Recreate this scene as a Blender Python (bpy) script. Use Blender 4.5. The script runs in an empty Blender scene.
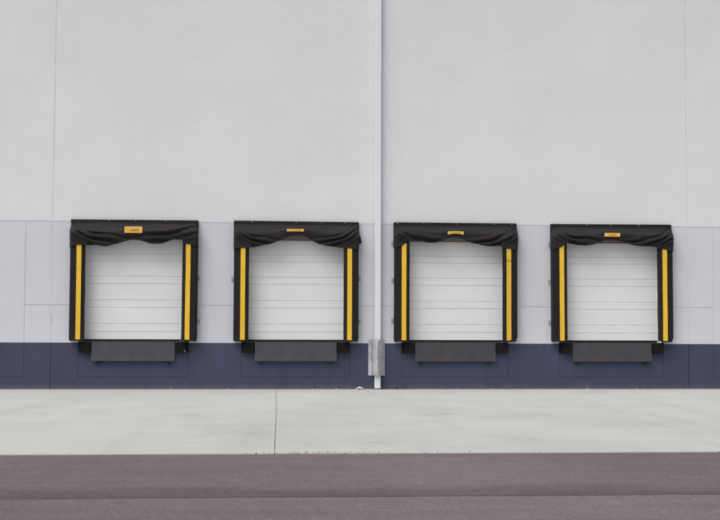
import bpy, bmesh, math, random
from mathutils import Matrix, Vector, noise

sc = bpy.context.scene
COL = sc.collection
random.seed(7)

# ------------------------------------------------------------------ helpers
def tag(o, label=None, cat=None, group=None, kind=None):
    if label: o['label'] = label
    if cat: o['category'] = cat
    if group: o['group'] = group
    if kind: o['kind'] = kind
    return o

def thing(name, label, cat, loc=(0, 0, 0), group=None):
    o = bpy.data.objects.new(name, None)
    COL.objects.link(o)
    o.location = loc
    o.empty_display_size = .2
    return tag(o, label, cat, group)

def obj(name, bm, mats, parent=None, smooth=False, bevel=0.0, loc=None):
    bmesh.ops.recalc_face_normals(bm, faces=bm.faces[:])
    me = bpy.data.meshes.new(name)
    bm.to_mesh(me)
    bm.free()
    o = bpy.data.objects.new(name, me)
    COL.objects.link(o)
    for m in (mats if isinstance(mats, (list, tuple)) else [mats]):
        me.materials.append(m)
    if parent: o.parent = parent
    if loc: o.location = loc
    if smooth:
        for p in me.polygons: p.use_smooth = True
    if bevel:
        b = o.modifiers.new('bevel', 'BEVEL')
        b.width = bevel
        b.segments = 2
        b.limit_method = 'ANGLE'
    return o

def add_box(bm, x0, x1, y0, y1, z0, z1):
    v = [bm.verts.new((x, y, z)) for x in (x0, x1) for y in (y0, y1) for z in (z0, z1)]
    for f in ((0, 1, 3, 2), (4, 6, 7, 5), (0, 4, 5, 1), (2, 3, 7, 6), (0, 2, 6, 4), (1, 5, 7, 3)):
        bm.faces.new([v[i] for i in f])

def box(*a):
    bm = bmesh.new()
    add_box(bm, *a)
    return bm

def add_cyl(bm, c, axis, r, h, n=16):
    rot = {'x': Matrix.Rotation(math.pi / 2, 4, 'Y'), 'y': Matrix.Rotation(math.pi / 2, 4, 'X'), 'z': Matrix()}[axis]
    bmesh.ops.create_cone(bm, cap_ends=True, segments=n, radius1=r, radius2=r, depth=h,
                          matrix=Matrix.Translation(c) @ rot)

def add_prism(bm, prof, z0, z1):
    """prof: closed list of (x, y); extruded along z"""
    a = [bm.verts.new((x, y, z0)) for x, y in prof]
    b = [bm.verts.new((x, y, z1)) for x, y in prof]
    n = len(prof)
    for i in range(n):
        bm.faces.new((a[i], a[(i + 1) % n], b[(i + 1) % n], b[i]))
    bm.faces.new(a)
    bm.faces.new(b[::-1])

# ------------------------------------------------------------------ materials
class N:
    """small node-graph builder"""
    def __init__(s, name, rough=.7, spec=.3, metal=0.0):
        s.m = bpy.data.materials.new(name)
        s.m.use_nodes = True
        s.t = s.m.node_tree
        s.b = s.t.nodes['Principled BSDF']
        s.b.inputs['Roughness'].default_value = rough
        s.b.inputs['Specular IOR Level'].default_value = spec
        s.b.inputs['Metallic'].default_value = metal
        tc = s.t.nodes.new('ShaderNodeTexCoord')
        s.co = tc.outputs['Object']
    def map(s, scale, loc=(0, 0, 0)):
        n = s.t.nodes.new('ShaderNodeMapping')
        n.inputs['Scale'].default_value = scale
        n.inputs['Location'].default_value = loc
        s.t.links.new(s.co, n.inputs['Vector'])
        return n.outputs[0]
    def noise(s, scale, vec=None, detail=4, rough=.55):
        n = s.t.nodes.new('ShaderNodeTexNoise')
        n.inputs['Scale'].default_value = scale
        n.inputs['Detail'].default_value = detail
        n.inputs['Roughness'].default_value = rough
        s.t.links.new(vec or s.co, n.inputs['Vector'])
        return n.outputs['Fac']
    def voro(s, scale, vec=None):
        n = s.t.nodes.new('ShaderNodeTexVoronoi')
        n.inputs['Scale'].default_value = scale
        s.t.links.new(vec or s.co, n.inputs['Vector'])
        return n
    def ramp(s, fac, stops):
        n = s.t.nodes.new('ShaderNodeValToRGB')
        el = n.color_ramp.elements
        while len(el) < len(stops): el.new(.5)
        for e, (p, c) in zip(el, stops):
            e.position = p
            e.color = (c, c, c, 1) if isinstance(c, (int, float)) else (*c, 1)
        s.t.links.new(fac, n.inputs['Fac'])
        return n.outputs['Color']
    def math(s, op, a, b):
        n = s.t.nodes.new('ShaderNodeMath')
        n.operation = op
        for i, v in enumerate((a, b)):
            if isinstance(v, (int, float)): n.inputs[i].default_value = v
            else: s.t.links.new(v, n.inputs[i])
        return n.outputs[0]
    def mix(s, fac, a, b, blend='MIX'):
        n = s.t.nodes.new('ShaderNodeMix')
        n.data_type = 'RGBA'
        n.blend_type = blend
        for i, v in ((0, fac), (6, a), (7, b)):
            if isinstance(v, (int, float)): n.inputs[i].default_value = v
            elif isinstance(v, tuple): n.inputs[i].default_value = (*v, 1)
            else: s.t.links.new(v, n.inputs[i])
        return n.outputs[2]
    def sep(s, axis):
        n = s.t.nodes.new('ShaderNodeSeparateXYZ')
        s.t.links.new(s.co, n.inputs[0])
        return n.outputs['XYZ'.index(axis)]
    def color(s, c):
        if isinstance(c, tuple): s.b.inputs['Base Color'].default_value = (*c, 1)
        else: s.t.links.new(c, s.b.inputs['Base Color'])
        return s
    def rough(s, r):
        s.t.links.new(r, s.b.inputs['Roughness'])
        return s
    def bump(s, h, dist, strength=1.0):
        n = s.t.nodes.new('ShaderNodeBump')
        n.inputs['Distance'].default_value = dist
        n.inputs['Strength'].default_value = strength
        s.t.links.new(h, n.inputs['Height'])
        s.t.links.new(n.outputs[0], s.b.inputs['Normal'])
        return s

def mul(c, k): return tuple(v * k for v in c)

def wall_paint(name, c, var=.05, streak=.04):
    n = N(name, rough=.75, spec=.2)
    big = n.ramp(n.noise(.45, detail=5), [(.3, 1 - var), (.7, 1 + 0)])
    st = n.ramp(n.noise(1.0, n.map((5, 1, .18)), detail=6, rough=.65), [(.35, 1 - streak), (.65, 1.0)])
    pt = n.ramp(n.noise(.8, n.map((.55, 1, 1.1), (4, 0, 9)), detail=3, rough=.45), [(.48, .982), (.58, 1.0)])   # touched-up patches
    roller = n.ramp(n.noise(3.0, n.map((2.2, 1, 1)), detail=6, rough=.7), [(.35, .975), (.65, 1.0)])
    c0 = n.mix(1.0, c, big, 'MULTIPLY')
    c1 = n.mix(1.0, c0, st, 'MULTIPLY')
    c1 = n.mix(1.0, c1, pt, 'MULTIPLY')
    n.color(n.mix(1.0, c1, roller, 'MULTIPLY'))
    n.bump(n.noise(9, detail=8, rough=.7), .006, .5)
    return n.m

UPPER = (.735, .760, .775)
BAND = (.645, .665, .715)
NAVY = (.054, .062, .110)
M = {}
M['upper'] = wall_paint('white_wall_paint', UPPER, .045, .012)
M['band'] = wall_paint('lilac_grey_wall_paint', BAND, .05, .02)

def navy_paint():
    n = N('navy_wall_paint', rough=.6, spec=.3)
    big = n.ramp(n.noise(.7, detail=5), [(.3, .86), (.7, 1.08)])
    st = n.ramp(n.noise(1.0, n.map((7, 1, .3)), detail=6, rough=.65), [(.35, .93), (.65, 1.04)])
    c = n.mix(1.0, n.mix(1.0, NAVY, big, 'MULTIPLY'), st, 'MULTIPLY')
    # dusty splash-back along the foot of the wall: an uneven line of dirt
    z = n.sep('Z')
    wob = n.math('MULTIPLY', n.noise(3.5, n.map((1, 1, .5)), detail=7, rough=.7), .26)
    h = n.math('SUBTRACT', wob, z)
    fac = n.ramp(h, [(.0, 0.0), (.12, .38)])
    c = n.mix(fac, c, (.17, .155, .15))
    # pale scuffs
    sc_ = n.ramp(n.noise(16, n.map((.5, 1, 2.2)), detail=5, rough=.7), [(.70, 0.0), (.78, .22)])
    n.color(n.mix(sc_, c, (.2, .2, .24)))
    n.bump(n.noise(9, detail=8, rough=.7), .006, .5)
    return n.m
M['navy'] = navy_paint()
def sealant():
    n = N('joint_sealant', rough=.8, spec=.2)
    f = n.noise(1.0, n.map((1, 1, 1.6), (2, 0, 5)), detail=7, rough=.75)
    n.color(n.ramp(f, [(.40, (.66, .675, .685)), (.56, (.58, .59, .60)), (.66, (.30, .30, .30))]))
    return n.m
M['sealant'] = sealant()
M['sealant_navy'] = wall_paint('joint_sealant_navy', (.03, .032, .05), .1, .1)

def concrete():
    n = N('apron_concrete', rough=.85, spec=.25)
    big = n.ramp(n.noise(.22, n.map((1, .8, 1)), detail=6), [(.28, (.48, .476, .452)), (.5, (.525, .523, .50)), (.72, (.55, .55, .528))])
    mid = n.ramp(n.noise(.7, detail=8, rough=.68), [(.3, .93), (.65, 1.035)])
    c = n.mix(1.0, big, mid, 'MULTIPLY')
    fine = n.ramp(n.noise(60, detail=3), [(.25, .95), (.75, 1.05)])
    c = n.mix(1.0, c, fine, 'MULTIPLY')
    # faint tyre marks: lorries back straight in to the docks
    tr = n.ramp(n.noise(1.0, n.map((1.6, .10, 1), (3, 5, 0)), detail=8, rough=.7), [(.54, 0.0), (.64, .16), (.70, .05)])
    c = n.mix(tr, c, (.30, .285, .27))
    # drag smears, some pale, some dark
    st = n.ramp(n.noise(.75, n.map((.9, .8, 1), (11, 2, 0)), detail=9, rough=.72), [(.585, 0.0), (.68, .38), (.76, .6)])
    c = n.mix(st, c, (.27, .25, .235))
    sm = n.ramp(n.noise(1.3, n.map((.6, 1.1, 1), (21, 14, 0)), detail=9, rough=.78), [(.60, 0.0), (.72, .40)])
    c = n.mix(sm, c, (.30, .285, .265))
    ps = n.ramp(n.noise(.5, n.map((1, .7, 1), (31, 7, 0)), detail=8, rough=.7), [(.5, 0.0), (.66, .5)])
    c = n.mix(ps, c, (.60, .595, .57))
    # brown dirt kept along the wall foot (uneven line)
    y = n.sep('Y')
    wob = n.math('MULTIPLY', n.noise(2.2, n.map((1, .4, 1)), detail=7, rough=.7), .5)
    d = n.math('ADD', n.math('SUBTRACT', wob, .2), y)
    c = n.mix(n.ramp(d, [(-.0, 0.0), (.22, .55)]), c, (.25, .22, .19))
    n.color(c)
    n.bump(n.noise(45, n.map((.25, 1, 1)), detail=5), .004, .6)
    return n.m
M['concrete'] = concrete()

def asphalt(name, base, stain_y=None):
    n = N(name, rough=.9, spec=.25)
    big = n.ramp(n.noise(.16, n.map((1, .7, 1), (2, 0, 0)), detail=5), [(.35, .84), (.65, 1.06)])
    mid = n.ramp(n.noise(1.0, n.map((.35, 3.2, 1)), detail=7, rough=.62), [(.3, .86), (.7, 1.08)])
    c = n.mix(1.0, n.mix(1.0, base, big, 'MULTIPLY'), mid, 'MULTIPLY')
    blot = n.ramp(n.noise(3.0, n.map((1, .6, 1)), detail=8, rough=.72), [(.3, .90), (.7, 1.08)])
    c = n.mix(1.0, c, blot, 'MULTIPLY')
    if stain_y is not None:
        # band of oil and silt caught along the paving joint
        y = n.sep('Y')
        d = n.math('ABSOLUTE', n.math('SUBTRACT', y, stain_y), 0)
        w = n.math('MULTIPLY', n.noise(1.1, n.map((.5, 1.6, 1)), detail=8, rough=.7), 1.9)
        f = n.math('SUBTRACT', w, d)
        c = n.mix(n.ramp(f, [(.0, 0.0), (.5, .5), (.95, .85)]), c, (.100, .078, .082))
        # short dark drag marks along the lane
        mk = n.ramp(n.noise(1.0, n.map((.3, 7, 1), (4, 0, 0)), detail=6, rough=.6), [(.64, 0.0), (.72, .45)])
        c = n.mix(mk, c, mul(base, .5))
    # aggregate: light and dark stones in the binder
    v = n.voro(85)
    sp = n.t.nodes.new('ShaderNodeSeparateColor')
    n.t.links.new(v.outputs['Color'], sp.inputs[0])
    ag = n.ramp(sp.outputs[0], [(.0, .80), (.45, .97), (.85, 1.07), (.98, 1.35)])
    c = n.mix(1.0, c, ag, 'MULTIPLY')
    gr = n.ramp(n.noise(42, n.map((1, .3, 1)), detail=5, rough=.8), [(.28, .74), (.72, 1.26)])
    c = n.mix(1.0, c, gr, 'MULTIPLY')
    n.color(c)
    n.bump(v.outputs['Distance'], .006, .7)
    return n.m
M['asphalt_strip'] = asphalt('asphalt_strip', (.190, .158, .170), -19.0)
M['asphalt'] = asphalt('asphalt_near', (.196, .166, .178))
M['dirt'] = N('joint_dirt', rough=1).color((.15, .14, .13)).m

def fabric(name, c, rough=.5, spec=.35):
    n = N(name, rough=rough, spec=spec)
    d = n.ramp(n.noise(3.5, detail=7, rough=.7), [(.3, .8), (.7, 1.25)])
    c1 = n.mix(1.0, c, d, 'MULTIPLY')
    dust = n.ramp(n.noise(7, n.map((1, 1, .5)), detail=7, rough=.7), [(.58, 0.0), (.75, .25)])
    n.color(n.mix(dust, c1, (.11, .10, .10)))
    n.bump(n.noise(240, detail=2), .001, .4)
    return n.m
M['curtain'] = fabric('black_vinyl_curtain', (.022, .0188, .0205), .74, .25)
M['pad'] = fabric('black_pad_fabric', (.0115, .0097, .0103), .7, .25)
M['bar'] = fabric('black_head_bar', (.011, .0095, .0105), .55, .3)
M['rubber'] = fabric('bumper_rubber', (.008, .007, .007), .8, .2)

def steel(name, c, rough, rust=0.0, spec=.35):
    n = N(name, rough=rough, spec=spec)
    d = n.ramp(n.noise(2.2, n.map((2.5, 1, .8)), detail=8, rough=.7), [(.3, .82), (.7, 1.15)])
    c1 = n.mix(1.0, c, d, 'MULTIPLY')
    vs = n.ramp(n.noise(1.0, n.map((13, 1, .7)), detail=6, rough=.7), [(.35, .9), (.65, 1.1)])
    c1 = n.mix(1.0, c1, vs, 'MULTIPLY')
    if rust:
        r = n.ramp(n.noise(3.2, n.map((1.6, 1, .6), (5, 0, 2)), detail=8, rough=.75), [(.55, 0.0), (.72, rust)])
        c1 = n.mix(r, c1, (.085, .055, .045))
    n.color(c1)
    n.bump(n.noise(30, detail=5), .002, .4)
    return n.m
M['lip'] = steel('grey_lip_steel', (.060, .060, .076), .55, .0)
M['lip_worn'] = steel('worn_lip_steel', (.056, .052, .060), .6, .45)
M['dark_steel'] = steel('dark_hinge_steel', (.016, .015, .016), .6)
M['bolt'] = steel('pale_bolt_steel', (.32, .31, .31), .45)

def galv():
    n = N('galvanised_steel', rough=.5, spec=.5, metal=.35)
    v = n.voro(26, n.map((1, 1, .8)))
    sp = n.t.nodes.new('ShaderNodeSeparateColor')
    n.t.links.new(v.outputs['Color'], sp.inputs[0])
    a = n.ramp(sp.outputs[0], [(.1, .90), (.9, 1.08)])
    b = n.ramp(n.noise(4.5, n.map((1, 1, .7)), detail=7, rough=.7), [(.3, .66), (.5, .95), (.72, 1.2)])
    c = n.mix(1.0, n.mix(1.0, (.55, .56, .58), a, 'MULTIPLY'), b, 'MULTIPLY')
    rub = n.ramp(n.noise(2.6, n.map((1.2, 1, .9), (8, 3, 1)), detail=6, rough=.6), [(.52, 0.0), (.66, .55)])
    n.color(n.mix(rub, c, (.24, .24, .25)))
    n.bump(n.noise(6, detail=3), .006, .4)
    return n.m
M['galv'] = galv()

def yellow():
    n = N('yellow_guide_stripe', rough=.55, spec=.35)
    d = n.ramp(n.noise(2.2, n.map((2, 1, 1.3)), detail=6, rough=.7), [(.3, .86), (.7, 1.05)])
    n.color(n.mix(1.0, (.83, .515, .038), d, 'MULTIPLY'))
    n.bump(n.noise(14, detail=3), .003, .4)
    return n.m
M['yellow'] = yellow()

def yellow_scuffed():
    n = N('scuffed_guide_stripe', rough=.6, spec=.3)
    d = n.ramp(n.noise(3.2, n.map((1.2, 1, 1.8)), detail=6, rough=.7), [(.3, .8), (.7, 1.0)])
    c = n.mix(1.0, (.80, .50, .05), d, 'MULTIPLY')
    r = n.ramp(n.noise(3.4, n.map((1.0, 1, 1.2), (2.3, 0, .8)), detail=4, rough=.55), [(.57, 0.0), (.64, .85)])
    n.color(n.mix(r, c, (.20, .11, .06)))
    return n.m
M['yellow_scuffed'] = yellow_scuffed()
M['plate'] = N('yellow_plate', rough=.45, spec=.4).color((.80, .45, .045)).m
M['plate_olive'] = N('aged_yellow_plate', rough=.5, spec=.4).color((.60, .45, .06)).m
M['plate_edge'] = N('pale_plate_border', rough=.45, spec=.4).color((.80, .56, .22)).m
M['plate_ink'] = N('plate_ink_orange', rough=.5, spec=.3).color((.52, .20, .04)).m
M['plate_dark'] = N('plate_ink_dark', rough=.5, spec=.3).color((.25, .14, .03)).m
M['foam'] = N('torn_pale_foam', rough=.9).color((.55, .52, .45)).m

def door_paint():
    n = N('white_door_paint', rough=.5, spec=.4)
    d = n.ramp(n.noise(1.2, n.map((.6, 1, 2)), detail=6, rough=.65), [(.3, .95), (.7, 1.02)])
    c = n.mix(1.0, (.765, .765, .76), d, 'MULTIPLY')
    s = n.ramp(n.noise(1.0, n.map((6, 1, .35), (3, 0, 0)), detail=7, rough=.7), [(.62, 0.0), (.78, .14)])
    n.color(n.mix(s, c, (.42, .40, .37)))
    n.bump(n.noise(120, detail=2), .001, .4)
    return n.m
M['door'] = door_paint()
M['door_joint'] = N('grey_door_joint', rough=.8).color((.56, .56, .56)).m
M['lintel_shade'] = N('olive_grey_lintel_shade', rough=.8).color((.20, .20, .165)).m  # shade on the lintel, painted as a dark olive-grey colour
M['weather'] = N('brown_weather_strip', rough=.8).color((.09, .06, .06)).m
M['pipe'] = wall_paint('white_pipe_paint', (.80, .81, .835), .04, .05)
M['roof'] = N('roof_membrane', rough=.9).color((.5, .5, .5)).m
M['coping'] = N('coping_metal', rough=.4, spec=.5).color((.45, .46, .48)).m
M['bracket'] = N('grey_bracket', rough=.6).color((.36, .36, .38)).m

# ------------------------------------------------------------------ warehouse wall
C = [-5.94, -1.98, 1.98, 5.94]          # dock centres
Z_NAVY, Z_MID, Z_BAND, Z_RECT = 1.132, 2.050, 4.094, .2915
RECT = 1.325                            # half width of the scored rectangle round each dock
OP_W, OP_B, OP_T = 1.235, 1.165, 3.705    # door opening
TOP = 11.8
G = .018                                # groove width

wh = thing('warehouse', 'long white concrete warehouse with a lilac grey band and navy base, four white dock doors', 'warehouse', (0, 0, 0))

def panel(x0, x1, docks, knock):
    """one tilt-up panel: a grid of cells whose depth makes the scored grooves and the openings"""
    xs = {x0, x1}
    zs = {-.3, TOP, Z_NAVY, Z_MID - G / 2, Z_MID + G / 2, Z_BAND - G / 2, Z_BAND + G / 2, Z_RECT - G / 2, Z_RECT + G / 2, OP_B, OP_T}
    for c in docks + knock:
        for s in (-1, 1):
            xs |= {c + s * RECT - G / 2, c + s * RECT + G / 2}
            if c in docks: xs.add(c + s * OP_W)
    xs = sorted(x for x in xs if x0 <= x <= x1)
    zs = sorted(zs)
    def depth(x, z):
        for c in docks:
            if abs(x - c) < OP_W and OP_B < z < OP_T: return None
        d = 0.0
        g = .009
        near = [c for c in docks + knock if abs(x - c) < RECT + G / 2 + 1e-4]
        if near and z < Z_BAND + G / 2:
            c = near[0]
            if abs(abs(x - c) - RECT) < G / 2 and z > Z_RECT - G / 2: d = g
            if abs(z - Z_RECT) < G / 2: d = g
        if abs(z - Z_BAND) < G / 2: d = g
        if abs(z - Z_MID) < G / 2 and not any(c in knock for c in near): d = g
        return d
    bm = bmesh.new()
    B = .22
    nx, nz = len(xs) - 1, len(zs) - 1
    D = [[depth((xs[i] + xs[i + 1]) / 2, (zs[j] + zs[j + 1]) / 2) for j in range(nz)] for i in range(nx)]
    def quad(p, mi):
        f = bm.faces.new([bm.verts.new(q) for q in p])
        f.material_index = mi
    def mi(z): return 2 if z < Z_NAVY else (1 if z < Z_BAND + G / 2 else 0)
    def dd(i, j):
        if i < 0 or j < 0 or i >= nx or j >= nz: return B
        return B if D[i][j] is None else D[i][j]
    for i in range(nx):
        for j in range(nz):
            a, b, c, d = xs[i], xs[i + 1], zs[j], zs[j + 1]
            m = mi((c + d) / 2)
            y = D[i][j]
            if y is not None:
                quad([(a, y, c), (b, y, c), (b, y, d), (a, y, d)], m)
                quad([(a, B, c), (a, B, d), (b, B, d), (b, B, c)], m)
            e = dd(i, j)
            r = dd(i + 1, j)
            if abs(e - r) > 1e-5: quad([(b, e, c), (b, r, c), (b, r, d), (b, e, d)], m)
            u = dd(i, j + 1)
            if abs(e - u) > 1e-5: quad([(a, e, d), (b, e, d), (b, u, d), (a, u, d)], m)
            if i == 0 and e < B: quad([(a, e, c), (a, e, d), (a, B, d), (a, B, c)], m)
            if j == 0 and e < B: quad([(a, e, c), (a, B, c), (b, B, c), (b, e, c)], m)
    bmesh.ops.remove_doubles(bm, verts=bm.verts[:], dist=1e-5)
    return obj('wall_panel', bm, [M['upper'], M['band'], M['navy']], wh)

PW = 7.93
J = [-23.78, -15.86, -7.932, .045, 7.926, 15.86, 23.78]
bays = [[], [], C[0:2], C[2:4], [], []]
kn = [[-21.78, -17.82], [-13.86, -9.90], [], [], [9.90, 13.86], [17.82, 21.78]]
for k in range(6):
    panel(J[k] + .009, J[k + 1] - .009, bays[k], kn[k])
for x in J[1:-1]:
    bm = bmesh.new()
    for z0, z1, mi_ in ((-.3, Z_NAVY, 1), (Z_NAVY, TOP, 0)):
        n0 = len(bm.faces)
        add_box(bm, x - .012, x + .012, .004, .06, z0, z1)
        bm.faces.ensure_lookup_table()
        for f in bm.faces[n0:]: f.material_index = mi_
    obj('joint_sealant', bm, [M['sealant'], M['sealant_navy']], wh)
# the rest of the building
bm = bmesh.new(); add_box(bm, J[0], J[0] + .22, .222, 40, -.3, TOP); obj('end_wall', bm, M['upper'], wh)
bm = bmesh.new(); add_box(bm, J[6] - .22, J[6], .222, 40, -.3, TOP); obj('end_wall', bm, M['upper'], wh)
bm = bmesh.new(); add_box(bm, J[0], J[6], 40.002, 40.22, -.3, TOP); obj('rear_wall', bm, M['upper'], wh)
bm = bmesh.new(); add_box(bm, J[0] + .23, J[6] - .23, .225, 39.99, TOP - .9, TOP - .7); obj('roof', bm, M['roof'], wh)
bm = bmesh.new(); add_box(bm, J[0] - .03, J[6] + .03, -.03, .26, TOP + .002, TOP + .06); obj('coping', bm, M['coping'], wh)

# sectional doors: front sheet with pressed ribs and section joints
LINES = [1.402, 1.598, 1.995, 2.180, 2.580, 2.760, 3.144, 3.314, 3.66]
def overhead_door(cx, k):
    bm = bmesh.new()
    y0 = .105
    zs = [(1.215, y0)]
    for i, z in enumerate(LINES):
        w, dp = (.008, .0095) if i % 2 == 0 else (.009, .0085)
        w += .001 * ((i * 7 + k * 3) % 3)
        zs += [(z - w, y0), (z - w * .5, y0 + dp), (z + w * .5, y0 + dp), (z + w, y0)]
    # light pressed ribs half way up each tall field
    for z in (1.797, 2.380, 2.952, 1.50, 2.09, 2.67, 3.23, 3.48):
        zs += [(z - .012, y0), (z - .004, y0 + .002), (z + .004, y0 + .002), (z + .012, y0)]
    zs.append((OP_T + .1, y0))
    zs.sort()
    w = OP_W + .03
    nseg = 12
    prev = None
    for idx, (z, y) in enumerate(zs):
        row = []
        for i in range(nseg + 1):
            u = -1 + 2 * i / nseg
            row.append(bm.verts.new((cx + u * w, y + .004 * noise.noise((u * 1.4 + k * 9, z * 1.1, 0)), z)))
        if prev:
            for i in range(nseg):
                f = bm.faces.new((prev[i], prev[i + 1], row[i + 1], row[i]))
                if y > y0 + .008 and zs[idx - 1][1] > y0 + .008: f.material_index = 1
        prev = row
    # back sheet closes the leaf
    add_box(bm, cx - w, cx + w, y0 + .03, y0 + .07, 1.215, OP_T + .1)
    d = obj('overhead_door', bm, [M['door'], M['door_joint']], wh)
    obj('bottom_seal', box(cx - w, cx + w, y0 - .004, y0 + .075, 1.168, 1.213), M['rubber'], d)
    obj('lintel_shade', box(cx - OP_W, cx + OP_W, -.016, -.003, OP_T + .003, 3.96), M['lintel_shade'], d)  # added strip over the lintel wall, its dark colour standing in for shade
    obj('weather_strip', box(cx - OP_W + .004, cx + OP_W - .004, .03, y0 - .008, OP_T - .032, OP_T - .004), M['weather'], d)
    return d
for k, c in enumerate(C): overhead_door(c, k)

# ------------------------------------------------------------------ dock seals
ORD = ['first', 'second', 'third', 'fourth']
FRONT = -.25
BAR_T, BAR_B = 4.140, 4.050

# bottom edge of each curtain: (local x, z)
HEM = [
    [(-1.56, 3.50), (-1.30, 3.50), (-1.18, 3.49), (-.94, 3.50), (-.72, 3.475), (-.42, 3.53), (-.22, 3.60), (-.02, 3.635), (.10, 3.63), (.32, 3.575), (.50, 3.535), (.66, 3.545), (.86, 3.62), (1.04, 3.68), (1.16, 3.665), (1.22, 3.56), (1.35, 3.53), (1.56, 3.53)],
    [(-1.56, 3.46), (-1.32, 3.455), (-1.14, 3.47), (-.92, 3.50), (-.66, 3.56), (-.42, 3.645), (-.24, 3.72), (-.08, 3.775), (.06, 3.785), (.20, 3.755), (.36, 3.67), (.56, 3.57), (.78, 3.52), (1.00, 3.49), (1.22, 3.47), (1.56, 3.46)],
    [(-1.56, 3.53), (-1.36, 3.54), (-1.24, 3.66), (-1.10, 3.66), (-.92, 3.655), (-.74, 3.625), (-.58, 3.62), (-.42, 3.65), (-.26, 3.71), (-.10, 3.77), (.02, 3.762), (.12, 3.752), (.24, 3.69), (.42, 3.625), (.62, 3.58), (.86, 3.555), (1.08, 3.55), (1.22, 3.50), (1.35, 3.48), (1.56, 3.47)],
    [(-1.56, 3.53), (-1.34, 3.53), (-1.20, 3.64), (-1.08, 3.625), (-.90, 3.60), (-.70, 3.59), (-.52, 3.61), (-.36, 3.665), (-.20, 3.715), (-.04, 3.722), (.12, 3.720), (.26, 3.68), (.44, 3.62), (.62, 3.59), (.86, 3.575), (1.08, 3.565), (1.20, 3.52), (1.32, 3.50), (1.56, 3.49)],
]
# reach and depth of the swag folds (left, right) of each curtain
SWAG = [((.50, .40), (.85, .30)), ((.42, .46), (.45, .44)), ((.38, .36), (.40, .40)), ((.45, .36), (.42, .40))]

def lerp_table(t, x):
    """smooth (cubic Hermite) curve through the table's points"""
    if x <= t[0][0]: return t[0][1]
    def slope(i):
        if i == 0 or i == len(t) - 1: return 0
        d0 = (t[i][1] - t[i - 1][1]) / (t[i][0] - t[i - 1][0])
        d1 = (t[i + 1][1] - t[i][1]) / (t[i + 1][0] - t[i][0])
        return 0 if d0 * d1 <= 0 else 2 * d0 * d1 / (d0 + d1)
    for i in range(len(t) - 1):
        (a, b), (c, d) = t[i], t[i + 1]
        if x <= c:
            h = c - a
            u = (x - a) / h
            return ((2 * u ** 3 - 3 * u * u + 1) * b + (u ** 3 - 2 * u * u + u) * h * slope(i)
                    + (-2 * u ** 3 + 3 * u * u) * d + (u ** 3 - u * u) * h * slope(i + 1))
    return t[-1][1]

def sstep(a, b, x):
    t = min(1, max(0, (x - a) / (b - a)))
    return t * t * (3 - 2 * t)

PLATE = [dict(x=.0, z=3.875, h=.155, w=.425), dict(x=-.035, z=3.90, h=.062, w=.415),
         dict(x=-.03, z=3.862, h=.082, w=.395), dict(x=-.045, z=3.855, h=.092, w=.395)]

def curtain_y(k, x, z, t):
    """front surface of the fabric: y at local (x, z); t runs 0 at the bar to 1 at the hem"""
    y = -.095 - (-FRONT + .065 - .095) * sstep(0, .45, t)
    d = BAR_B - z
    side = 0 if x < 0 else 1
    reach, dep = SWAG[k][side]
    a = 1.56 - abs(x)
    g = dep * (1 - math.exp(-a / reach))
    n1 = noise.noise((x * 1.3 + k * 17, z * 2.0, 3.1))
    n2 = noise.noise((x * 2.6 + k * 31, z * 3.5, 8.7))
    c = d - g + .05 * n1
    amp = .040 * sstep(-.16, .04, c) * (.45 + .55 * sstep(0, .35, a)) * (1 - .45 * sstep(.8, 1.56, a))
    wl = [.15, .13, .135, .13][k] + .035 * n2
    s = math.sin(2 * math.pi * c / wl + 2.2 * n2 + k * 1.7 + side * 1.1)
    y -= amp * (1.3 * abs(s) ** .7 * (1 if s > 0 else -1))
    # a long loose belly under the bar and fine wrinkles
    y -= .030 * n1 * sstep(.05, .5, t)
    y -= .006 * noise.noise((x * 9 + k * 5, z * 14, 1.3)) * sstep(0, .2, t)
    # hem rolls back under
    y += .03 * sstep(.86, 1.0, t) ** 2
    # the lower part falls back towards the door and, at the ends, on to the pads
    y += (.055 + .02 * sstep(.9, 1.4, abs(x))) * sstep(.5, 1.0, t)
    # rests on the front of the pads
    q = sstep(1.06, 1.16, abs(x))
    lim = FRONT - .034
    if y > lim: y = y + (lim - y) * q * sstep(.25, .5, t)
    return y

def curtain(k, cx, parent):
    W = 1.54
    nu, nv = 150, 46
    bm = bmesh.new()
    cols = []
    us = [(-W, 0.0)] + [(-W + 2 * W * i / nu, 1.0) for i in range(nu + 1)] + [(W, 0.0)]
    for (x, f) in us:
        zb = lerp_table(HEM[k], x)
        zb += .010 * noise.noise((x * 4, k * 3.3, 0)) - (.05 + .03 * noise.noise((x * 3, k * 2.1, 7))) * sstep(1.36, 1.54, abs(x))
        col = []
        for j in range(nv + 1):
            t = j / nv
            z = BAR_B + .004 + (zb - BAR_B) * t
            if f:
                y = curtain_y(k, x, z, t)
                e = sstep(0, .05, W - abs(x))
                y = y * e + (y * .82) * (1 - e)
                xx = x + .012 * noise.noise((z * 5, k * 7, x)) * (1 - sstep(0, .2, W - abs(x)))
            else:
                y = -.012
                xx = x + (.006 if x > 0 else -.006)
            col.append(bm.verts.new((cx + xx, y, z)))
        cols.append(col)
    for a, b in zip(cols, cols[1:]):
        for j in range(nv):
            bm.faces.new((a[j], b[j], b[j + 1], a[j + 1]))
    o = obj('head_curtain', bm, M['curtain'], parent, smooth=True)
    # make the front face outward
    s = o.modifiers.new('thickness', 'SOLIDIFY')
    s.thickness = .006
    s.offset = 0
    return o

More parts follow.
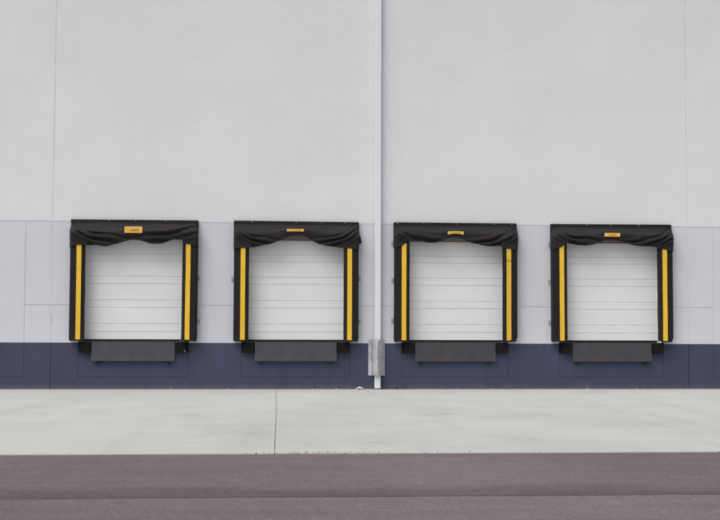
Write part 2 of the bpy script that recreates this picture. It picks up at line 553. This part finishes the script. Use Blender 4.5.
def side_pad(cx, s, k, parent):
    """foam pad with lapped wear pleats: pleats step out a little towards the bottom of each lap"""
    bm = bmesh.new()
    z0, z1 = 1.172, 3.74
    lean = [(0, .014), (0, 0), (.004, .006), (-.004, 0)][k][0 if s < 0 else 1]
    rows = []
    n = 22
    pitch = (z1 - z0) / n
    def ring(z, out):
        l = lean * (z - z0) / (z1 - z0)
        xi = 1.163 + .005 * noise.noise((z * 2.3, k * 5 + s, 1))
        cut = .05 * (1 - sstep(0, .09, z - z0)) if (k >= 2 and s > 0) else .015 * (1 - sstep(0, .05, z - z0))
        xo = 1.532 - cut
        xi2 = xi + (.045 * (1 - sstep(0, .06, z - z0)) if (k == 3 and s > 0) else 0)
        prof = [(xo + .004, -.004), (xo, FRONT + .05), (xo - .035, FRONT + .006 - out), (xi2 + .09, FRONT - out), (xi2 + .02, FRONT + .012 - out), (xi2, FRONT + .05), (xi2 + .03, -.004)]
        return [bm.verts.new((cx + s * (x + s * l), y, z)) for x, y in prof]
    zlist = []
    for i in range(n):
        zlist.append((z0 + i * pitch + .02 * random.random() - .01 * (i > 0), .003 + .004 * random.random()))
        zlist.append((z0 + i * pitch + .04, .004))
        zlist.append((z0 + (i + 1) * pitch - .003, .0))
    for z, o_ in zlist: rows.append(ring(z, o_))
    for a, b in zip(rows, rows[1:]):
        m = len(a)
        for i in range(m): bm.faces.new((a[i], a[(i + 1) % m], b[(i + 1) % m], b[i]))
    bm.faces.new(rows[0]); bm.faces.new(rows[-1][::-1])
    p = obj('side_pad', bm, M['pad'], parent)
    # yellow guide stripe, a strip of fabric sewn over the pleats
    bm = bmesh.new()
    xa, xb = 1.252, 1.366
    t0, t1 = 1.212, 3.60
    m = 60
    F, K = [], []
    for j in range(m + 1):
        z = t0 + (t1 - t0) * j / m
        l = lean * (z - z0) / (z1 - z0)
        w = .003 * noise.noise((z * 1.9, k * 11 + s * 3, 4))
        row, bk = [], []
        for x in (xa, (xa + xb) / 2, xb):
            y = FRONT - .0185 - .002 * noise.noise((z * 4, x * 9, k + s))
            row.append(bm.verts.new((cx + s * (x + s * l) + w, y, z)))
            bk.append(bm.verts.new((cx + s * (x + s * l) + w, FRONT - .002, z)))
        F.append(row); K.append(bk)
    for j in range(m):
        for i in range(2):
            bm.faces.new((F[j][i], F[j][i + 1], F[j + 1][i + 1], F[j + 1][i]))
        for i in (0, 2):
            bm.faces.new((F[j][i], F[j + 1][i], K[j + 1][i], K[j][i]))
    for j in (0, m):
        for i in range(2): bm.faces.new((F[j][i], F[j][i + 1], K[j][i + 1], K[j][i]))
    scuffed = (k == 2 and s > 0)
    g = obj('guide_stripe', bm, M['yellow_scuffed'] if scuffed else M['yellow'], p, smooth=False)
    if scuffed: g['label'] = 'scuffed yellow guide stripe with brown rub marks'
    return p

BRK = [[(1, 2.72), (1, 1.66)], [(-1, 2.70), (1, 2.72), (1, 1.66)], [(-1, 3.62), (-1, 2.70), (-1, 1.70)], [(-1, 3.62), (-1, 2.68), (-1, 1.66)]]
BOLT = [[-.62, .02, .75], [-1.1, -.01, .62, 1.2], [-1.45, -.80, .02, .98, 1.42], [-.62, -.02, .70]]
SEAL_LABEL = [
    'black fabric dock seal on the far left, its yellow plate fully unfolded',
    'black fabric dock seal with one deep swag curtain, left of the white downpipe',
    'black fabric dock seal with a scuffed right stripe, just right of the downpipe',
    'black fabric dock seal on the far right, with a torn pale corner at its foot']
for k, c in enumerate(C):
    t = thing('dock_seal', SEAL_LABEL[k], 'dock seal', (c, 0, 0), 'black dock seals around the doors')
    W = 1.545
    tilt = [0, -.004, 0, .003][k]
    bm = box(-W, W, -.092, -.003, BAR_B, BAR_T)
    for v in bm.verts: v.co.z += tilt * v.co.x
    hb = obj('head_bar', bm, M['bar'], t, bevel=.006)
    for x in BOLT[k]:
        bm = bmesh.new(); add_cyl(bm, (x, -.098, (BAR_T + BAR_B) / 2 + .018), 'y', .013, .014, 10)
        obj('bolt', bm, M['bolt'], hb)
    curtain(k, 0, t)
    for s in (-1, 1): side_pad(0, s, k, t)
    for s, z in BRK[k]:
        bm = bmesh.new()
        add_box(bm, s * 1.537 if s > 0 else -1.600, 1.600 if s > 0 else -1.537, -.016, -.003, z - .055, z + .055)
        add_cyl(bm, (s * 1.578, -.020, z), 'y', .012, .012, 8)
        obj('bracket', bm, M['bracket'], t)
    # label plate sewn to the curtain
    P = PLATE[k]
    def py(x, z):
        zb = lerp_table(HEM[k], x)
        tt = (BAR_B - z) / (BAR_B - zb)
        return curtain_y(k, x, z, min(1, max(0, tt)))
    base_y = min(py(P['x'] + dx * P['w'] / 2, P['z'] + dz * P['h'] / 2) for dx in [i_ / 8 - 1 for i_ in range(17)] for dz in (-1, -.5, 0, .5, 1)) - .016
    def strip(bm, x0, x1, z0, z1, off, arch=0.0, nseg=14):
        """thin curved tag between z0 and z1"""
        fr = []
        for i in range(nseg + 1):
            u = i / nseg
            x = x0 + (x1 - x0) * u
            q = (x - P['x']) / (P['w'] / 2)
            lift = arch * (1 - q * q)
            fr.append([bm.verts.new((x, base_y + yy, z)) for yy, z in ((off, z0 + lift), (off, z1 + lift * .4), (off + .01, z1 + lift * .4), (off + .01, z0 + lift))])
        for a, b in zip(fr, fr[1:]):
            for i in range(4): bm.faces.new((a[i], b[i], b[(i + 1) % 4], a[(i + 1) % 4]))
        bm.faces.new(fr[0]); bm.faces.new(fr[-1][::-1])
    xa, xb, za, zb_ = P['x'] - P['w'] / 2, P['x'] + P['w'] / 2, P['z'] - P['h'] / 2, P['z'] + P['h'] / 2
    arch = [0, .004, .030, 0][k]
    bm = bmesh.new(); strip(bm, xa, xb, za, zb_, -.004, arch)
    pl = obj('label_plate', bm, M['plate_olive'] if k == 2 else M['plate'], t)
    # worn printing: pale border, a badge and a row of rubbed-out letters
    class border:       # each pale strip is a piece of its own
        def __enter__(s_): s_.bm = bmesh.new(); return s_.bm
        def __exit__(s_, *a): obj('border_strip', s_.bm, M['plate_edge'], pl)
    def edge(*a, **kw):
        with border() as b_: strip(b_, *a, **kw)
    if k == 0:
        edge(xa + .006, xb - .006, zb_ - .020, zb_ - .006, -.0065)
        edge(xa + .006, xb - .006, za + .006, za + .016, -.0065)
        edge(xa + .006, xa + .024, za + .018, zb_ - .022, -.0065, nseg=2)
        edge(xb - .030, xb - .006, za + .018, zb_ - .022, -.0065, nseg=2)
        edge(xa + .10, xb - .13, P['z'] + .018, zb_ - .03, -.0065, nseg=4)
    else:
        edge(xb - .05, xb - .006, za + .006, zb_ - .006, -.0065, arch, 4)
        edge(xa + .006, xa + (.075 if k == 3 else .03), za + .006, zb_ - .006, -.0065, arch, 4)
        if k == 1: edge(xa + .155, xa + .185, za + .006, zb_ - .006, -.0065, arch, 3)
    bm = bmesh.new()
    rr = random.Random(40 + k)
    hgt = P['h'] * .32
    x = xa + .13
    while x < xb - .09:
        w = .010 + .012 * rr.random()
        strip(bm, x, x + w, P['z'] - hgt * .75, P['z'] + hgt * (.2 + .25 * rr.random()), -.008, arch, 1)
        x += w + .008
    obj('plate_print', bm, M['plate_ink'], pl)
    if k == 1:      # corner of fabric hanging loose at the right end
        bm = bmesh.new()
        pts = [(1.545, 3.80), (1.575, 3.78), (1.605, 3.66), (1.615, 3.595), (1.585, 3.60), (1.56, 3.575), (1.545, 3.62)]
        a = [bm.verts.new((x, -.16, z)) for x, z in pts]
        b = [bm.verts.new((x - .004, -.06, z + .02)) for x, z in pts]
        n = len(a)
        for i in range(n): bm.faces.new((a[i], a[(i + 1) % n], b[(i + 1) % n], b[i]))
        bm.faces.new(a); bm.faces.new(b[::-1])
        obj('loose_flap', bm, M['curtain'], t)
    if k == 3:      # torn inner corner of the right pad shows its foam
        bm = bmesh.new()
        add_prism(bm, [(1.150, FRONT + .07), (1.20, FRONT + .015), (1.235, FRONT + .03), (1.20, -.05), (1.155, -.05)], 1.162, 1.20)
        bmesh.ops.subdivide_edges(bm, edges=bm.edges[:], cuts=3, use_grid_fill=True)
        for v in bm.verts: v.co += Vector((noise.noise(v.co * 30), noise.noise(v.co * 31 + Vector((5, 0, 0))), noise.noise(v.co * 29 + Vector((0, 7, 0))))) * .010
        obj('torn_foam', bm, M['foam'], t)

# ------------------------------------------------------------------ levellers and bumpers
LIP_LABEL = [
    'plain grey steel leveller lip hanging under the leftmost dock door',
    'grey steel leveller lip hanging under the door left of the downpipe',
    'brownish grey leveller lip hanging under the door right of the downpipe',
    'streaky grey leveller lip hanging under the rightmost dock door']
for k, c in enumerate(C):
    t = thing('dock_leveller', LIP_LABEL[k], 'dock leveller', (c - .002, 0, 0), 'dock levellers under the doors')
    w = 1.008
    bm = bmesh.new()
    # hanging plate, its lower end kicked out a little and bevelled
    prof = [(-.045, 1.150), (-.075, 1.150), (-.098, .80), (-.112, .688), (-.098, .684), (-.072, .80)]
    prof = [(y, z) for y, z in prof]
    nx = 24
    cols = []
    for i in range(nx + 1):
        x = -w + 2 * w * i / nx
        cols.append([bm.verts.new((x, y + .003 * noise.noise((x * 1.2, z * 2, k * 4)), z + .002 * noise.noise((x * 2, k * 9, 0)))) for y, z in prof])
    for a, b in zip(cols, cols[1:]):
        for i in range(6): bm.faces.new((a[i], b[i], b[(i + 1) % 6], a[(i + 1) % 6]))
    bm.faces.new(cols[0]); bm.faces.new(cols[-1][::-1])
    lp = obj('lip_plate', bm, M['lip_worn'] if k >= 2 else M['lip'], t, bevel=.003)
    bm = bmesh.new()
    add_cyl(bm, (0, -.045, 1.158), 'x', .020, 2.02, 14)
    obj('hinge', bm, M['dark_steel'], t)
    for s in (-1, 1):
        bm = bmesh.new()
        add_box(bm, s * .86 - .045, s * .86 + .045, -.095, -.003, .645, .680)
        add_box(bm, s * .86 - .012, s * .86 + .012, -.085, -.003, .600, .645)
        obj('lip_keeper', bm, M['dark_steel'], t, bevel=.004)
    obj('pit_edge', box(-1.2, 1.2, -.012, .104, 1.125, 1.1635), M['dark_steel'], t)

WHERE = ['the leftmost dock door', 'the second door from left', 'the third door from left', 'the rightmost dock door']
def make_bumper(loc, label):
    t = thing('dock_bumper', label, 'dock bumper', loc, 'black dock bumpers beside the leveller lips')
    bm = bmesh.new()
    n = 7
    for i in range(n):          # stacked rubber pads
        x0 = -.13 + .26 * i / n
        add_box(bm, x0 + .0012, x0 + .26 / n - .0012, -.145 - .004 * ((i * 5) % 3), -.004, .886 + .004 * ((i * 3) % 4), 1.158)
    obj('rubber_block', bm, M['rubber'], t, bevel=.003)
    for s in (-1, 1):
        bm = bmesh.new()
        add_box(bm, s * .1315 if s > 0 else -.1415, .1415 if s > 0 else -.1315, -.115, -.003, .895, 1.155)
        add_box(bm, s * .143 if s > 0 else -.163, .163 if s > 0 else -.143, -.012, -.003, .895, 1.155)
        obj('steel_angle', bm, M['rubber'], t)
    bm = bmesh.new()
    for z in (.955, 1.095): add_cyl(bm, (0, -.05, z), 'x', .014, .31, 10)
    obj('tie_rod', bm, M['dark_steel'], t)
    return t
def copy_tree(o, parent=None):
    c_ = o.copy()
    COL.objects.link(c_)
    c_.parent = parent
    for ch in list(o.children): copy_tree(ch, c_)
    return c_
proto = None
for k, c in enumerate(C):
    for s in (-1, 1):
        lab = 'black rubber bumper %s of the lip, under %s' % ('left' if s < 0 else 'right', WHERE[k])
        loc = (c + s * 1.168, 0, 0)
        if proto is None:
            proto = make_bumper(loc, lab)
        else:
            b = copy_tree(proto)
            b.location = loc
            b['label'] = lab
        if k == 0 and s > 0:        # one bumper shows a bright bolt head
            bm = bmesh.new(); add_cyl(bm, (.085, -.158, .935), 'y', .016, .016, 10)
            obj('bolt', bm, M['bolt'], b)
# ------------------------------------------------------------------ downpipe and its guard
PX = .036
t = thing('downpipe', 'tall square white downpipe running up the wall between the middle docks', 'downpipe', (PX, 0, 0))
bm = bmesh.new(); add_box(bm, -.074, .074, -.150, -.035, .02, 10.95)
obj('pipe', bm, M['pipe'], t, bevel=.012)
for z in (4.96, 6.42):
    obj('coupling', box(-.0755, .0755, -.1515, -.0335, z - .012, z + .012), M['pipe'], t, bevel=.004)
for z in (9.21,):
    bm = bmesh.new()
    add_box(bm, -.077, .077, -.153, -.006, z - .015, z + .015)
    add_box(bm, -.105, .090, -.010, -.003, z - .015, z + .015)
    obj('strap', bm, M['pipe'], t)
bm = bmesh.new()
add_prism(bm, [(-.22, -.03), (-.22, -.30), (.22, -.30), (.22, -.03)], 10.95, 11.35)
obj('hopper', bm, M['pipe'], t, bevel=.01)

t = thing('pipe_guard', 'mottled galvanised steel guard bolted round the foot of the white downpipe', 'pipe guard', (.016, 0, 0))
prof = [(-.202, -.006), (-.202, -.016), (-.128, -.016), (-.118, -.10), (-.085, -.18), (.012, -.262), (.105, -.172), (.168, -.095), (.178, -.016), (.205, -.016), (.205, -.006), (.168, -.006), (.158, -.090), (.098, -.165), (.012, -.248), (-.078, -.172), (-.108, -.095), (-.118, -.006)]
bm = bmesh.new(); add_prism(bm, prof, .338, 1.216)
obj('channel', bm, M['galv'], t)
for s, x in ((-1, -.165), (1, .192)):
    for z in (.45, .78, 1.10):
        bm = bmesh.new(); add_cyl(bm, (x, -.021, z), 'y', .012, .010, 8)
        obj('bolt', bm, M['galv'], t)

# ------------------------------------------------------------------ ground
APRON_Y, SEAM_Y = -15.235, -18.97
def edge_sheet(name, x0, x1, yfar, ynear, z0, z1, m, far_j=0.0, near_j=0.0, left=None, right=None, step=.06, seed=0):
    """slab with slightly ragged near or far edges"""
    bm = bmesh.new()
    n = max(2, int((x1 - x0) / step))
    F, Nn = [], []
    for i in range(n + 1):
        x = x0 + (x1 - x0) * i / n
        j = noise.noise((x * 2.1, seed, 0)) * .6 + noise.noise((x * 9.0, seed + 5, 0)) * .4
        F.append((x, yfar + far_j * j)); Nn.append((x, ynear + near_j * j))
    if left: Nn_l = left
    else: Nn_l = []
    R_ = right or []
    ring = F + R_ + Nn[::-1] + Nn_l[::-1]
    v = [bm.verts.new((x, y, z1)) for x, y in ring]
    bm.faces.new(v)
    u = [bm.verts.new((x, y, z0)) for x, y in ring]
    k = len(ring)
    for i in range(k): bm.faces.new((v[i], v[(i + 1) % k], u[(i + 1) % k], u[i]))
    return tag(obj(name, bm, m), kind='structure')

def big_sheet(name, s, z, m):
    bm = bmesh.new()
    bm.faces.new([bm.verts.new(p) for p in ((-s, -s, z), (s, -s, z), (s, s, z), (-s, s, z))])
    return tag(obj(name, bm, m), kind='structure')
big_sheet('ground', 900, -.05, M['dirt'])

# apron slabs: joints wander a little, as in the cracked joint left of the middle
def crack(x, seed, half):
    pts = []
    n = 60
    for i in range(n + 1):
        y = -.002 + (APRON_Y + .002) * i / n
        w = .006 * noise.noise((y * .35, seed, 0)) + .005 * noise.noise((y * 2.3, seed, 4))
        dx = -.05 * sstep(-6, -15.2, y) if x < 0 else 0
        pts.append((x + w + dx + half * (1 + .6 * noise.noise((y * 1.7, seed, 9))), y))
    return pts
edges = [-70, -18.3, -2.47, 13.4, 70]
for i in range(4):
    a, b = edges[i], edges[i + 1]
    L = crack(a, i, .004) if i > 0 else []
    Rr = crack(b, i + 1, -.004) if i < 3 else []
    # near edge between the cracks; far edge at the wall
    xa = L[-1][0] if L else a
    xb = Rr[-1][0] if Rr else b
    bm = bmesh.new()
    near = []
    n = int((xb - xa) / .08)
    for q in range(1, n):
        x = xa + (xb - xa) * q / n
        near.append((x, APRON_Y + .018 * noise.noise((x * 1.6, 3, 0)) + .014 * noise.noise((x * 8, 6, 0))))
    ring = ([(a, -.002)] if not L else []) + ([(b, -.002)] if not Rr else []) + Rr + ([(b, APRON_Y)] if not Rr else []) + near[::-1] + ([(a, APRON_Y)] if not L else []) + L[::-1]
    v = [bm.verts.new((x, y, 0)) for x, y in ring]
    u = [bm.verts.new((x, y, -.045)) for x, y in ring]
    bm.faces.new(v)
    for q in range(len(ring)): bm.faces.new((v[q], v[(q + 1) % len(ring)], u[(q + 1) % len(ring)], u[q]))
    bmesh.ops.triangulate(bm, faces=[f for f in bm.faces if len(f.verts) > 4])
    tag(obj('concrete_apron', bm, M['concrete']), kind='structure')
bm = bmesh.new()
for x0, x1 in ((-70, -23.8), (23.8, 70)):
    bm.faces.new([bm.verts.new(p) for p in ((x0, 0.002, -.004), (x1, .002, -.004), (x1, 60, -.004), (x0, 60, -.004))])
tag(obj('side_yard', bm, M['concrete']), kind='structure')

edge_sheet('asphalt_road', -70, 70, APRON_Y + .12, SEAM_Y, -.046, -.008, M['asphalt_strip'], 0, .012, step=.1, seed=2)
edge_sheet('asphalt_yard', -70, 70, SEAM_Y - .012, -140, -.046, -.011, M['asphalt'], .03, 0, step=.07, seed=9)

# ------------------------------------------------------------------ litter
def chip(bm, x, y, s, seed, flat=.5):
    n0 = len(bm.verts)
    bmesh.ops.create_icosphere(bm, subdivisions=1, radius=s)
    bm.verts.ensure_lookup_table()
    for v in bm.verts[n0:]:
        q = v.co * (1 + .5 * noise.noise(v.co / s * 1.3 + Vector((seed, 0, 0))))
        v.co = Vector((x + q.x, y + q.y, max(0, q.z * flat + s * flat * .55)))

M['chip'] = N('pale_chip', rough=.9).color((.55, .54, .52)).m
M['white_scrap'] = N('white_scrap', rough=.8).color((.72, .72, .74)).m
bm = bmesh.new()
# crumpled sheet: little tent of film
g = []
for i in range(9):
    row = []
    for j in range(6):
        u, v = i / 8 - .5, j / 5 - .5
        h = .055 * max(0, 1 - (abs(u + .03) * 2.1) ** 1.7) * (1 - abs(v) * 1.3) + .012 * (1 + noise.noise((u * 9, v * 9, 2)))
        row.append(bm.verts.new((u * .19, v * .12, max(.003, h))))
    g.append(row)
for i in range(8):
    for j in range(5): bm.faces.new((g[i][j], g[i + 1][j], g[i + 1][j + 1], g[i][j + 1]))
ws = obj('plastic_scrap', bm, M['white_scrap'], loc=(-.40, -.115, 0))
ws.modifiers.new('s', 'SOLIDIFY').thickness = .004
tag(ws, 'small crumpled white scrap lying at the wall foot left of the downpipe', 'litter')

CH = [(-5.02, 'beneath the right end of the leftmost lip', .028), (-3.62, 'between the two left docks, near the second dock', .022),
      (-1.98 + .42, 'beneath the right half of the second dock', .03), (-.98, 'beneath the right bumper of the second dock', .036),
      (2.02, 'beneath the middle of the third dock', .026), (1.30, 'beneath the left half of the third dock', .018),
      (5.30, 'beneath the left half of the rightmost dock', .036), (6.55, 'beneath the right half of the rightmost dock', .028)]
for i, (x, w, s) in enumerate(CH):
    bm = bmesh.new()
    chip(bm, 0, 0, s * .7, i * 3.1, .75)
    o = obj('stone_chip', bm, M['chip'], loc=(x, -.07 - .02 * (i % 3), 0))
    tag(o, 'pale chip at the wall foot ' + w, 'stone', 'stone chips along the wall foot')

def leaf_mat():
    n = N('dry_leaf', rough=.9)
    n.color(n.ramp(n.noise(9, detail=3), [(.35, (.16, .105, .06)), (.5, (.30, .22, .13)), (.65, (.42, .34, .22))]))
    return n.m
M['leaf'] = leaf_mat()
bm = bmesh.new()
rl = random.Random(5)
for i in range(260):
    x = .13 + rl.random() ** 1.3 * .62 if i < 190 else -3 + rl.random() * 8
    y = -.012 - abs(rl.gauss(0, .045)) if i < 190 else -.01 - abs(rl.gauss(0, .02))
    z = .004 + rl.random() * .03 * max(0, 1 + y / .1)
    a, l, w = rl.random() * 6.3, .018 + rl.random() * .03, .008 + rl.random() * .012
    tl = rl.uniform(-.6, .6)
    d = Vector((math.cos(a), math.sin(a), .3 * tl)); p = Vector((-math.sin(a), math.cos(a), tl))
    o_ = Vector((x, min(-.004 - l, y), z))
    q = [o_ - d * l, o_ - p * w, o_ + d * l, o_ + p * w]
    for vv in q: vv.z = max(.002, vv.z)
    v = [bm.verts.new(vv) for vv in q]
    bm.faces.new(v)
tag(obj('dry_leaves', bm, M['leaf']), 'dry brown leaf litter blown against the wall foot right of the downpipe', 'leaf litter', kind='stuff')

M['crumb'] = N('asphalt_crumb', rough=.95).color((.06, .052, .052)).m
bm = bmesh.new()
for i in range(230):
    if i < 170: x = rl.gauss(-2.0, .5)
    else: x = rl.uniform(-8, 7)
    y = APRON_Y + abs(rl.gauss(0, .11 if i < 170 else .06)) - .02
    chip(bm, x, y, .003 + rl.random() ** 4 * .009, i * 1.7, .45)
tag(obj('asphalt_crumbs', bm, M['crumb']), 'loose dark asphalt crumbs scattered along the road edge of the concrete', 'crumbs', kind='stuff')

# ------------------------------------------------------------------ light
w = bpy.data.worlds.new('World')
sc.world = w
w.use_nodes = True
nt = w.node_tree
bg = nt.nodes['Background']
sky = nt.nodes.new('ShaderNodeTexSky')
sky.sky_type = 'NISHITA'
sky.sun_disc = False
EL, AZ = math.radians(56), math.radians(222)     # azimuth from +y, clockwise
sky.sun_elevation = EL
sky.sun_rotation = AZ
sky.dust_density = 4
sky.air_density = 1
hs = nt.nodes.new('ShaderNodeHueSaturation')      # overcast: the cloud cover takes the blue out
hs.inputs['Saturation'].default_value = .32
nt.links.new(sky.outputs[0], hs.inputs['Color'])
nt.links.new(hs.outputs[0], bg.inputs['Color'])
bg.inputs['Strength'].default_value = .10
sun = bpy.data.lights.new('sun', 'SUN')
sun.energy = 1.0
sun.angle = math.radians(48)
sun.color = (1, .97, .94)
so = bpy.data.objects.new('sun', sun)
COL.objects.link(so)
dirv = Vector((math.sin(AZ) * math.cos(EL), math.cos(AZ) * math.cos(EL), math.sin(EL)))
so.rotation_euler = dirv.to_track_quat('Z', 'Y').to_euler()
so.location = (0, -20, 30)

# ------------------------------------------------------------------ camera (solved from the photograph)
cam = bpy.data.cameras.new('camera')
cam.sensor_width = 36
cam.lens = 1220.5911 / 720 * 36
cam.clip_end = 3000
cam.clip_start = .1
co = bpy.data.objects.new('camera', cam)
COL.objects.link(co)
yaw, pit, rol = .0714, .0544, .0033
Fw = Vector((math.sin(yaw) * math.cos(pit), math.cos(yaw) * math.cos(pit), math.sin(pit)))
Rt = Vector((math.cos(yaw), -math.sin(yaw), 0))
Up = Rt.cross(Fw)
R2 = Rt * math.cos(rol) + Up * math.sin(rol)
U2 = Up * math.cos(rol) - Rt * math.sin(rol)
mt = Matrix((R2, U2, -Fw)).transposed().to_4x4()
mt.translation = (-2.5608, -30.2202, 1.5477)
co.matrix_world = mt
sc.camera = co

sc.view_settings.view_transform = 'Standard'
sc.view_settings.look = 'None'
sc.view_settings.gamma = 1
sc.view_settings.exposure = 0.38
sc.view_settings.use_curve_mapping = False
